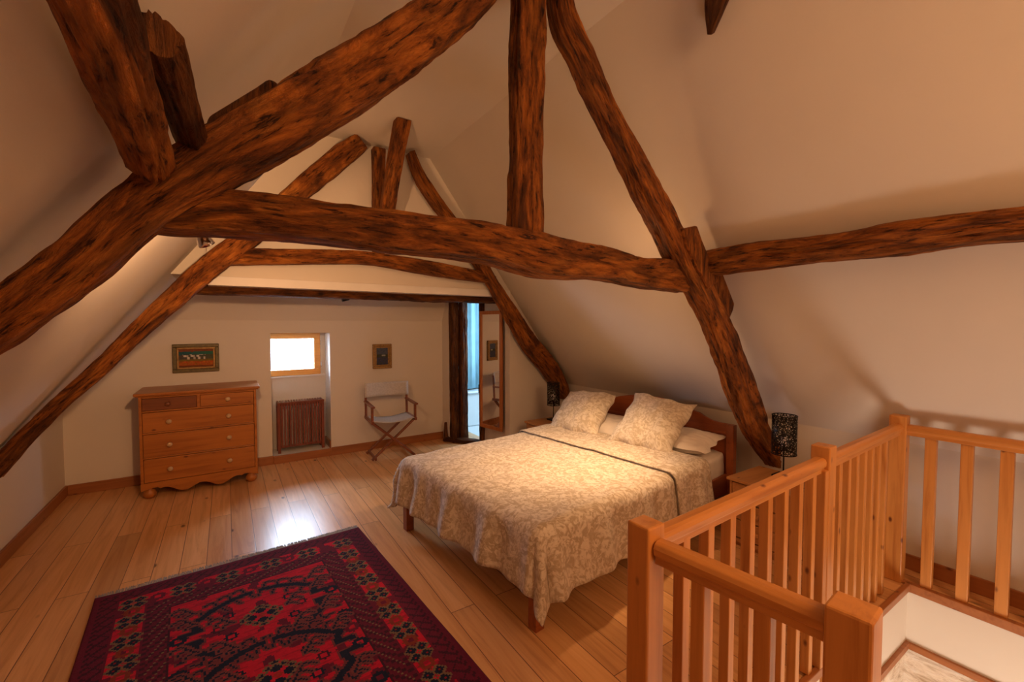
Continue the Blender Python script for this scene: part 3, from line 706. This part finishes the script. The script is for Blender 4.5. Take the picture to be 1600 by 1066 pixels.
# ------------------------------------------------------------------ bed
BA = .12
bed = thing('double_bed', (1.20, 2.44, 0), 'red-brown wooden double bed with arched headboard below the right roof slope', 'bed', rz=BA)
BW = .72; BL = 2.10
for y in (-BW + .03, BW + .00): MB().box(-.02, .04, y - .03, y + .03, 0, .33).build('leg', MT['cherryX'], bed, bev=.004)
for y in (-BW + .012, BW - .012): MB().box(.08, BL, y - .012, y + .012, .19, .34).build('side_rail', MT['cherryX'], bed, bev=.004)
MB().box(.03, .055, -BW + .06, BW - .06, .19, .33).build('foot_rail', MT['cherryY'], bed, bev=.004)
hb = [(-.76, 0), (-.76, .74), (-.70, .745), (-.64, .745), (-.58, .752), (-.52, .775), (-.47, .80), (-.42, .81), (-.36, .835), (-.24, .862), (-.12, .878), (0, .882)]
hb = hb + [(-y, z) for y, z in hb[-2::-1]]
mb = MB().prism([(y, max(z, .12)) for y, z in hb], 0, BL + .01, BL + .035); mb.build('headboard', MT['cherryY'], bed, bev=.004)
for s in (-1, 1): MB().box(BL - .01, BL + .05, s * .735 - .03, s * .735 + .03, 0, .742).build('headboard_post', MT['cherryX'], bed, bev=.005)
MB().box(BL, BL + .012, -.70, .70, .66, .68).box(BL, BL + .012, -.70, .70, .30, .33).build('headboard_moulding', MT['cherryY'], bed, bev=.003)
# mattress with the fitted sheet
def softbox(name, x0, x1, y0, y1, z0, z1, m, par, r=.05, wr=.004):
    bm = bmesh.new(); bmesh.ops.create_cube(bm, size=1)
    bmesh.ops.subdivide_edges(bm, edges=bm.edges, cuts=14, use_grid_fill=True)
    for v in bm.verts:
        p = v.co * 2
        X = (x1 - x0) / 2; Y = (y1 - y0) / 2; Z = (z1 - z0) / 2
        q = Vector((p.x * X, p.y * Y, p.z * Z))
        c = Vector((max(-X + r, min(X - r, q.x)), max(-Y + r, min(Y - r, q.y)), max(-Z + r, min(Z - r, q.z))))
        d = q - c
        if d.length > r: d = d.normalized() * r
        q = c + d + Vector((0, 0, 0))
        w_ = wr * noise.noise(Vector((q.x * 6, q.y * 14, q.z * 5)))
        v.co = q + Vector((w_, w_ * 1.5, w_)) + Vector(((x0 + x1) / 2, (y0 + y1) / 2, (z0 + z1) / 2))
    me = bpy.data.meshes.new(name); bm.to_mesh(me); bm.free(); me.materials.append(m)
    for p in me.polygons: p.use_smooth = True
    o = bpy.data.objects.new(name, me); COL.objects.link(o)
    if par: o.parent = par
    return o
mt = softbox('mattress', .03, BL, -BW + .012, BW - .012, .30, .525, MT['linen'], None, .05, .012)
mt.location = (1.20, 2.44, 0); mt.rotation_euler = (0, 0, BA); tag(mt, 'mattress in a white fitted sheet lying on the wooden bed', 'mattress')

def cloth(s, q, lift=0.0, top=.548, r=.055, flare=.16, dropmul=1.0):
    """s: distance along the bed from the foot edge, q: across. Lays the cloth over the mattress."""
    X0 = .02 - lift; Yh = BW - .005 + lift
    ex = min(0, s - X0); ey = max(0, abs(q) - Yh) * (1 if q > 0 else -1)
    cx_ = max(s, X0); cy_ = max(-Yh, min(Yh, q))
    d = math.hypot(ex, ey)
    ntop = .010 * noise.noise(Vector((s * 3, q * 3, .3))) + .005 * noise.noise(Vector((s * 8, q * 8, 2)))
    if d < 1e-6: return Vector((cx_, cy_, top + lift + ntop))
    dx, dy = ex / d, ey / d
    if d > .40: d = .40 + (d - .40) * .35
    arc = r * math.pi / 2
    if d < arc: out = r * math.sin(d / r); dn = r * (1 - math.cos(d / r))
    else: out = r; dn = r + (d - arc)
    k = max(0, d - .04)
    along_ = s if abs(ey) > abs(ex) else q
    wav = .016 * math.sin(along_ * 17 + 1.3) + .010 * math.sin(along_ * 31 + .4) + .018 * noise.noise(Vector((s * 4, q * 4, 7)))
    cor = min(abs(ex), abs(ey)); corner = max(0, cor) * 2
    ang = math.atan2(abs(ey), abs(ex) + 1e-9)
    if corner > 0: wav = wav * .6 + .055 * (cor / (d)) * math.cos((ang - math.pi / 4) * 6) * (1 if d > .1 else d / .1)
    out += flare * k * (1 - .0 * k) + wav * min(1, k / .18)
    z = top + lift - dn * (.985) + ntop
    z = max(z, .012 + .004 * math.sin(20 * q))
    return Vector((cx_ + dx * out, cy_ + dy * out, z))
def coverlet(name, s0, s1, q0, q1, lift, step, m, par, th=.008, hem=0.0):
    ns = int((s1 - s0) / step); nq = int((q1 - q0) / step); V = []; F = []; U = []
    for j in range(nq + 1):
        for i in range(ns + 1):
            s = s0 + (s1 - s0) * i / ns; q = q0 + (q1 - q0) * j / nq
            V.append(cloth(s, q, lift))
    for j in range(nq):
        for i in range(ns):
            a = j * (ns + 1) + i; F.append((a, a + 1, a + ns + 2, a + ns + 1))
            U.append([(s0 + (s1 - s0) * x / ns, q0 + (q1 - q0) * y / nq) for x, y in ((i, j), (i + 1, j), (i + 1, j + 1), (i, j + 1))])
    o = MB().add(V, F, U, True).build(name, m, par, origin=False)
    md = o.modifiers.new('solid', 'SOLIDIFY'); md.thickness = th; md.offset = 1
    return o
cv = thing('coverlet', (1.20, 2.44, 0), 'quilted beige damask coverlet draped over the double bed', 'bedspread', rz=BA)
coverlet('quilt', -.33, 1.60, -BW - .37, BW + .36, 0, .02, MT['damask'], cv)
coverlet('turned_edge', 1.17, 1.64, -BW - .37, BW + .35, .016, .02, MT['damask'], cv, .01)
mb = MB(); pp = [cloth(1.165, q, .020) for q in [(-BW - .36) + (2 * BW + .70) * i / 90 for i in range(91)]]
for a, b in zip(pp, pp[1:]): mb.bar(a, b, .0045, .005)
mb.build('piping', MT['piping'], cv)

# ------------------------------------------------------------------ pillows
def pillow(name, w, h, t, loc, rot, m, label, group=None, seed=0, flange=0):
    n = 36; V = []; F = []; U = []
    for side in (1, -1):
        for j in range(n + 1):
            for i in range(n + 1):
                u = 2 * i / n - 1; v = 2 * j / n - 1
                x = w / 2 * u * (1 - .07 * (1 - v * v)); y = h / 2 * v * (1 - .07 * (1 - u * u))
                uu = min(1, abs(u) * (1 + flange)); vv = min(1, abs(v) * (1 + flange))
                x += .010 * math.sin(v * 9 + seed) * abs(u) ** 6; y += .012 * math.sin(u * 8 + seed * 2) * abs(v) ** 6
                e = max(0, (1 - uu ** 2.4)) * max(0, (1 - vv ** 2.4))
                z = side * t / 2 * e ** .5
                z += .018 * noise.noise(Vector((u * 2.2 + seed, v * 2.2, side))) * e + .006 * noise.noise(Vector((u * 7, v * 7 + seed, side))) + .02 * math.sin(u * 2 + seed) * (abs(v) ** 3)
                V.append((x, y, z + side * .002)); 
    m2 = (n + 1) ** 2
    for k in (0, 1):
        for j in range(n):
            for i in range(n):
                a = k * m2 + j * (n + 1) + i; q = (a, a + 1, a + n + 2, a + n + 1); F.append(q if k == 0 else q[::-1])
                uv = [(x / n * w + seed, y / n * h) for x, y in ((i, j), (i + 1, j), (i + 1, j + 1), (i, j + 1))]; U.append(uv if k == 0 else uv[::-1])
    rim = [i for i in range(n + 1)] + [j * (n + 1) + n for j in range(1, n + 1)] + [n * (n + 1) + i for i in range(n - 1, -1, -1)] + [j * (n + 1) for j in range(n - 1, 0, -1)]
    for a, b in zip(rim, rim[1:] + rim[:1]): F.append((a, a + m2, b + m2, b)); U.append([(0, 0)] * 4)
    o = MB().add(V, F, U, True).build(name, m, None, origin=False)
    o.rotation_euler = rot; o.location = loc
    tag(o, label, 'pillow', group); return o
def bedp(x, y, z): c, s = math.cos(BA), math.sin(BA); return (1.20 + x * c - y * s, 2.44 + x * s + y * c, z)
# leaning cushions: local x across the bed, local y up the lean
def lean(x, y, z, tilt, turn, roll=0):
    return bedp(x, y, z), (Matrix.Rotation(BA - math.pi / 2 + turn, 4, 'Z') @ Matrix.Rotation(tilt, 4, 'X') @ Matrix.Rotation(roll, 4, 'Z')).to_euler()
l, r = lean(1.735, -.25, .725, math.radians(43), .05, -.06)
pillow('patterned_pillow', .56, .55, .22, l, r, MT['damask_pillow'], 'near square damask pillow leaning on the headboard', None, 3)
l, r = lean(1.705, .49, .70, math.radians(41), .0, .10)
pillow('patterned_pillow', .56, .52, .22, l, r, MT['damask_pillow'], 'far square damask pillow leaning on the headboard beside the far lamp', None, 8)
l, r = lean(1.87, -.38, .60, math.radians(8), .12)
pillow('white_pillow', .68, .44, .14, l, r, MT['linen'], 'white sleeping pillow with flat edge lying under the near damask pillow', None, 13, .08)
l, r = lean(1.85, .25, .60, math.radians(12), -.06)
pillow('white_pillow', .68, .44, .14, l, r, MT['linen'], 'white sleeping pillow showing between the two damask pillows', None, 17, .08)

# ------------------------------------------------------------------ nightstands and lamps
def nightstand(loc, label, x0, x1, y0, y1, H):
    t = thing('nightstand', loc, label, 'nightstand')
    f = MB().box(x0, x1, y0, y0 + .018, .03, H - .02).box(x0, x1, y1 - .018, y1, .03, H - .02).box(x1 - .012, x1, y0 + .018, y1 - .018, .03, H - .02).box(x0, x1, y0 + .018, y1 - .018, .03, .06).box(x0 + .02, x1 - .012, y0 + .018, y1 - .018, .06, H - .03)
    f.box(x0 + .02, x1, y0 + .01, y1 - .01, 0, .03)
    f.build('body', MT['nightX'], t, bev=.003)
    MB().box(x0 - .02, x1, y0 - .015, y1 + .015, H - .02, H).build('top', MT['nightX'], t, bev=.005)
    n = 3; h = (H - .09) / n
    for i in range(n):
        z = .065 + i * h
        d = MB().box(x0 - .004, x0 + .018, y0 + .022, y1 - .022, z + .004, z + h - .004).build('drawer', MT['nightX'], t, bev=.003)
        MB().lathe([(0, -.026), (.012, -.025), (.016, -.018), (.009, -.006), (.010, .002)], (x0 - .004, (y0 + y1) / 2, z + h / 2), 14, 'X').build('knob', MT['nightX'], d)
    return t
nightstand((3.15, 1.52, 0), 'near pine nightstand between the bed and the stair railing', -.19, .23, -.20, .20, .475)
nightstand((3.02, 3.80, 0), 'far pine nightstand in the corner by the partition wall', -.24, .18, -.17, .17, .475)
def table_lamp(loc, label, r=.08, h=.275, sh=.13):
    t = thing('table_lamp', loc, label, 'lamp')
    MB().box(-.055, .055, -.055, .055, 0, .014).build('base', MT['blackmetal'], t, bev=.003)
    MB().lathe([(.005, .014), (.005, sh + .06)], (0, 0, 0), 10).build('stem', MT['blackmetal'], t)
    s = MB().lathe([(r, sh), (r, sh + h * .5), (r, sh + h)], (0, 0, 0), 40).build('lamp_shade', MT['lace'], t)
    md = s.modifiers.new('s', 'SOLIDIFY'); md.thickness = .0015
    for z in (sh, sh + h): MB().lathe([(r - .002, z - .003), (r + .002, z - .003), (r + .002, z + .003), (r - .002, z + .003), (r - .002, z - .003)], (0, 0, 0), 40).build('shade_ring', MT['blackmetal'], t)
    for a in (0, 2.1, 4.2): MB().bar((0, 0, sh + .05), (r * math.cos(a), r * math.sin(a), sh + .002), .003, .003).build('shade_arm', MT['blackmetal'], t)
    MB().lathe([(.012, sh + .05), (.022, sh + .075), (.026, sh + .10), (.018, sh + .125), (0, sh + .135)], (0, 0, 0), 16).build('bulb', MT['white'], t)
    return t
table_lamp((3.27, 1.51, .476), 'black pierced-metal table lamp on the near nightstand by the railing', .078, .27, .165)
table_lamp((3.06, 3.84, .476), 'black pierced-metal table lamp on the far nightstand in the corner', .072, .25, .17)

# ------------------------------------------------------------------ stair balustrade
bs = thing('stair_balustrade', (2.2, .86, 0), 'pine balustrade with newel posts and square balusters round the stairwell', 'balustrade')
o4 = Vector((2.2, .86, 0))
def newel(x, y, w, z0, z1, rz=.04):
    mb = MB().box(-w / 2, w / 2, -w / 2, w / 2, z0, z1); o = mb.build('newel_post', MT['pineZ'], bs, bev=.006); o.location = Vector((x, y, 0)) - o4; o.rotation_euler.z = rz; return o
nA, nB, nC, nD = (.985, .815), (2.255, .873), (3.385, .917), (1.045, .345)
newel(*nA, .074, -.28, .992); newel(*nB, .078, -.28, 1.005); newel(*nC, .082, -.0, 1.005); newel(*nD, .080, -.28, .985, .1)
def rail(a, b, z, ends=.04):
    a = Vector((*a, 0)) - o4; b = Vector((*b, 0)) - o4; t = (b - a).normalized(); a = a + t * ends; b = b - t * ends
    s = Vector((-t.y, t.x, 0))
    prof = [(-.026, 0), (-.028, .020), (-.023, .032), (-.012, .038), (.012, .038), (.023, .032), (.028, .020), (.026, 0), (.019, -.004), (.019, -.026), (-.019, -.026), (-.019, -.004)]
    V = []; n = len(prof)
    for p in (a, b):
        for x, y in prof: V.append(p + s * x + Vector((0, 0, z + y)))
    F = [tuple(range(n)), tuple(range(n, 2 * n))] + [(i, (i + 1) % n, n + (i + 1) % n, n + i) for i in range(n)]
    return MB().add(V, F).build('handrail', MT['pineX' if abs(t.x) > .5 else 'pineY'], bs, bev=.003)
RZ_ = .918
rail(nA, nB, RZ_); rail(nB, nC, RZ_); rail(nA, nD, RZ_); rail(nC, (3.405, -2.2), RZ_)
bal = None
def baluster(x, y, rz=.04, z0=-.0, h=None):
    global bal
    loc = Vector((x, y, 0)) - o4
    if bal is None: bal = MB().box(-.018, .018, -.018, .018, .012, .905).build('baluster', MT['pineZ'], bs, bev=.003)
    else: bal = copy_part(bal, loc)
    bal.location = loc; bal.rotation_euler.z = rz
for i in range(8):
    t = (i + 1) / 9.0; x = nA[0] + (nB[0] - nA[0]) * (t * 1.0 + .03 * (1 - t)); baluster(x, nA[1] + (nB[1] - nA[1]) * t)
for i in range(7): x = 2.42 + .113 * i; baluster(x, nB[1] + (nC[1] - nB[1]) * (x - nB[0]) / (nC[0] - nB[0]))
for y in (.655, .505): baluster(nA[0] + (nD[0] - nA[0]) * (nA[1] - y) / (nA[1] - nD[1]), y, .1)
bal = MB().box(-.018, .018, -.025, .025, .012, .905).build('baluster', MT['pineZ'], bs, bev=.003)
for i in range(20): baluster(3.40, .775 - .148 * i, .0)
MB().box(.93 - 2.2, 3.38 - 2.2, -.025, .0, -.03, .012).box(3.362 - 2.2, 3.40 - 2.2, -3.0, .03, -.04, .012).box(.93 - 2.2, 1.01 - 2.2, -1.2, .0, -.04, .012).build('floor_nosing', MT['skirt'], bs, bev=.004)

# stairwell shaft
D = -1.9
struct(MB().box(HX1 - .01, HX1 + .1, HY0, HY1 + .1, -.34, -.005).box(HX0 - .1, HX1 - .01, HY1 - .01, HY1 + .1, -.34, -.005).build('wall_stairwell_upper', P, origin=False))
struct(MB().box(HX1 - .03, HX1 + .1, HY0, HY1 + .1, -.375, -.34).box(HX0 - .1, HX1 - .03, HY1 - .03, HY1 + .1, -.375, -.34).build('trim_2', MT['skirtY'], origin=False))
struct(MB().box(HX1 - .006, HX1 + .1, HY0, HY1 + .1, D, -.375).box(HX0 - .1, HX1 - .006, HY1 - .006, HY1 + .1, D, -.375).build('wall_stairwell_lower', MT['stone'], origin=False))
struct(MB().box(HX0 - .1, HX0, HY0, HY1, D, -.0).box(HX0 - .1, HX1 + .1, HY0 - .1, HY0, D, -.0).build('wall_stairwell_near', P, origin=False))
struct(MB().box(HX0 - .1, HX1 + .1, HY0 - .1, HY1 + .1, D - .1, D).build('floor_stairwell', MT['floor'], origin=False))

# ------------------------------------------------------------------ rug
RW, RL, cs = 1.46, 2.36, .0095
rug = thing('rug', (.808, 3.376, 0), 'deep red tribal rug with navy motifs on the floorboards at the foot of the bed', 'rug', rz=math.radians(3.75))
NXg, NYg = int(RW / cs), int(RL / cs)
R0, R1, WN, NV, DK, GR = (.48, .008, .024), (.33, .008, .022), (.12, .008, .022), (.010, .012, .026), (.05, .008, .016), (.17, .10, .05)
grid = [[R0] * NXg for _ in range(NYg)]
def put(i, j, c):
    if 0 <= i < NXg and 0 <= j < NYg: grid[j][i] = c
for j in range(NYg):
    for i in range(NXg):
        e = min(i, NXg - 1 - i, j, NYg - 1 - j)
        st = noise.noise(Vector((i * .07, j * .5, 0)))
        c = R0 if st > -.15 else R1
        k = (i if min(j, NYg - 1 - j) == e else j); big = noise.noise(Vector((i * .11, j * .11, 3)))
        if e < 3: c = WN
        elif e < 5: c = DK if (i + j) % 4 < 2 else WN
        elif e < 11: c = DK if ((k + e) % 7 < 2 or (k - e) % 9 < 1) else WN
        elif e < 25:
            if big > .12 or e in (11, 24): c = WN
        elif e < 27: c = DK if k % 4 < 2 else WN
        elif e < 35: c = GR if ((k + 2 * e) % 11 == 0) else (DK if (k // 2 + e // 2) % 3 == 0 else WN)
        elif e < 36: c = DK
        elif big > .26: c = WN
        grid[j][i] = c
def flower(ci, cj, s=8):
    for a in range(-s, s + 1):
        for b in range(-s, s + 1):
            d = abs(a) + abs(b); q = max(abs(a), abs(b)); 
            petal = (abs(abs(a) - s * .38) + abs(abs(b) - s * .38)) < s * .42
            rim = (abs(abs(a) - s * .38) + abs(abs(b) - s * .38)) < s * .60
            if petal: c = NV if (abs(abs(a) - s * .38) + abs(abs(b) - s * .38)) > s * .14 else (.24, .01, .012)
            elif rim: c = GR
            else: continue
            put(ci + a, cj + b, c)
    put(ci, cj, GR)
def smallflower(ci, cj, s=5, c=DK):
    for a in range(-s, s + 1):
        for b in range(-s, s + 1):
            q = abs(a) + abs(b)
            if s * .5 < q + .35 * abs(abs(a) - abs(b)) < s * 1.15: put(ci + a, cj + b, c)
def star(ci, cj, s=15):
    for a in range(-s, s + 1):
        for b in range(-s, s + 1):
            q = abs(a) + abs(b); z_ = (abs(a) // 3 + abs(b) // 3) % 2
            if q < s * .25: put(ci + a, cj + b, (.30, .02, .015))
            elif q < s * .8 + 3 * z_: put(ci + a, cj + b, NV if (abs(a) - abs(b)) ** 2 > 3 else R0)
            elif q < s * .95 + 3 * z_: put(ci + a, cj + b, GR)
for (j0) in (18, NYg - 19):
    for k in range(6): flower(18 + int((NXg - 36) * k / 5), j0, 7)
    for k in range(5): smallflower(18 + int((NXg - 36) * (k + .5) / 5), j0, 5, WN)
for k in range(1, 11):
    for i0 in (18, NXg - 19): flower(i0, 18 + int((NYg - 37) * k / 11), 7); smallflower(i0, 18 + int((NYg - 37) * (k - .5) / 11), 5, (.20, .03, .012))
# navy hooked motifs arranged in rings round central stars, mirrored left-right
mid = NXg // 2
def seg(a, b, w, c, mir=True):
    n_ = int(max(abs(a[0] - b[0]), abs(a[1] - b[1]))) + 1
    for k in range(n_ + 1):
        x = a[0] + (b[0] - a[0]) * k / n_; y = a[1] + (b[1] - a[1]) * k / n_
        for p in range(-w, w + 1):
            for q in range(-w, w + 1):
                put(int(mid + x) + p, int(y) + q, c)
                if mir: put(int(mid - x) + p, int(y) + q, c)
def hooked(cy_):
    for w, c in ((2, (.15, .03, .03)), (1, NV)):
        for dy in (-1, 1):
            ax = [(3, 27), (12, 25), (22, 20), (31, 12)]
            for (x, y), (x2, y2) in zip(ax, ax[1:]): seg((x, cy_ + dy * y), (x2, cy_ + dy * y2), w, c)
            for (x, y) in ((4, 27), (11, 25), (18, 22), (25, 17)):
                seg((x, cy_ + dy * y), (x + 3, cy_ + dy * (y + 7)), w - 1 if w > 1 else 0, c)
                seg((x + 3, cy_ + dy * (y + 7)), (x + 7, cy_ + dy * (y + 5)), w - 1 if w > 1 else 0, c)
                seg((x, cy_ + dy * y), (x - 3, cy_ + dy * (y - 6)), w - 1 if w > 1 else 0, c)
            seg((31, cy_ + dy * 12), (36, cy_ + dy * 16), w, c); seg((31, cy_ + dy * 12), (28, cy_ + dy * 5), w, c)
            seg((28, cy_ + dy * 5), (35, cy_ + dy * 4), w, c)
    for x, y in ((15, 10), (-15, 10), (15, -10), (-15, -10), (20, 0), (-20, 0)): smallflower(mid + x, cy_ + y, 4, NV if y else DK)
    star(mid, cy_, 10)
for k in range(4): hooked(74 + k * 52) if 74 + k * 52 < NYg - 50 else None
for k in range(12):
    for sx in (-1, 1): smallflower(mid + sx * 37 + 0 * k, 44 + k * 14, 5, WN if k % 2 else NV)
random.seed(11)
for k in range(16):
    x = random.choice((9, 17, 25, 33)); y = 44 + k * 12 + random.randint(-2, 2)
    if y > NYg - 48: break
    for w, c in ((1, (.16, .04, .035)), (0, NV)):
        seg((x - 4, y + 5), (x + 3, y - 4), w, c)
        for q in (0, 1, 2): seg((x - 3 + 3 * q, y + 4 - 4 * q), (x + 1 + 3 * q, y + 7 - 4 * q), w, c)
V = []; F = []
for j in range(NYg + 1):
    for i in range(NXg + 1):
        x = -RW + RW * i / NXg; y = -RL * j / NYg
        V.append((x, y, .011 + .002 * noise.noise(Vector((x * 3, y * 3, 0))) + (.006 * math.exp(-((x + RW) ** 2 + y * y) / .004))))
for j in range(NYg):
    for i in range(NXg): a = j * (NXg + 1) + i; F.append((a, a + NXg + 1, a + NXg + 2, a + 1))
o = MB().add(V, F, None, True).build('rug_field', MT['rug'], rug)
ca = o.data.color_attributes.new('Col', 'FLOAT_COLOR', 'CORNER'); k = 0; flat = []
for p in o.data.polygons:
    idx = p.index
    j, i = divmod(idx, NXg); c_ = grid[j][i]
    flat += [*c_, 1] * 4
ca.data.foreach_set('color', flat)
md = o.modifiers.new('s', 'SOLIDIFY'); md.thickness = .008; md.offset = -1
fr_ = MB()
for e in (0, -RL):
    for i in range(420):
        x = -RW * (i + .5) / 420; d = (1 if e == 0 else -1); L = .045 + .015 * random.random(); dx = (random.random() - .5) * .02
        fr_.bar((x, e, .009), (x + dx, e + d * L, .004), .0035, .003)
o = fr_.build('fringe', MT['fringe'], rug); o['kind'] = 'stuff'
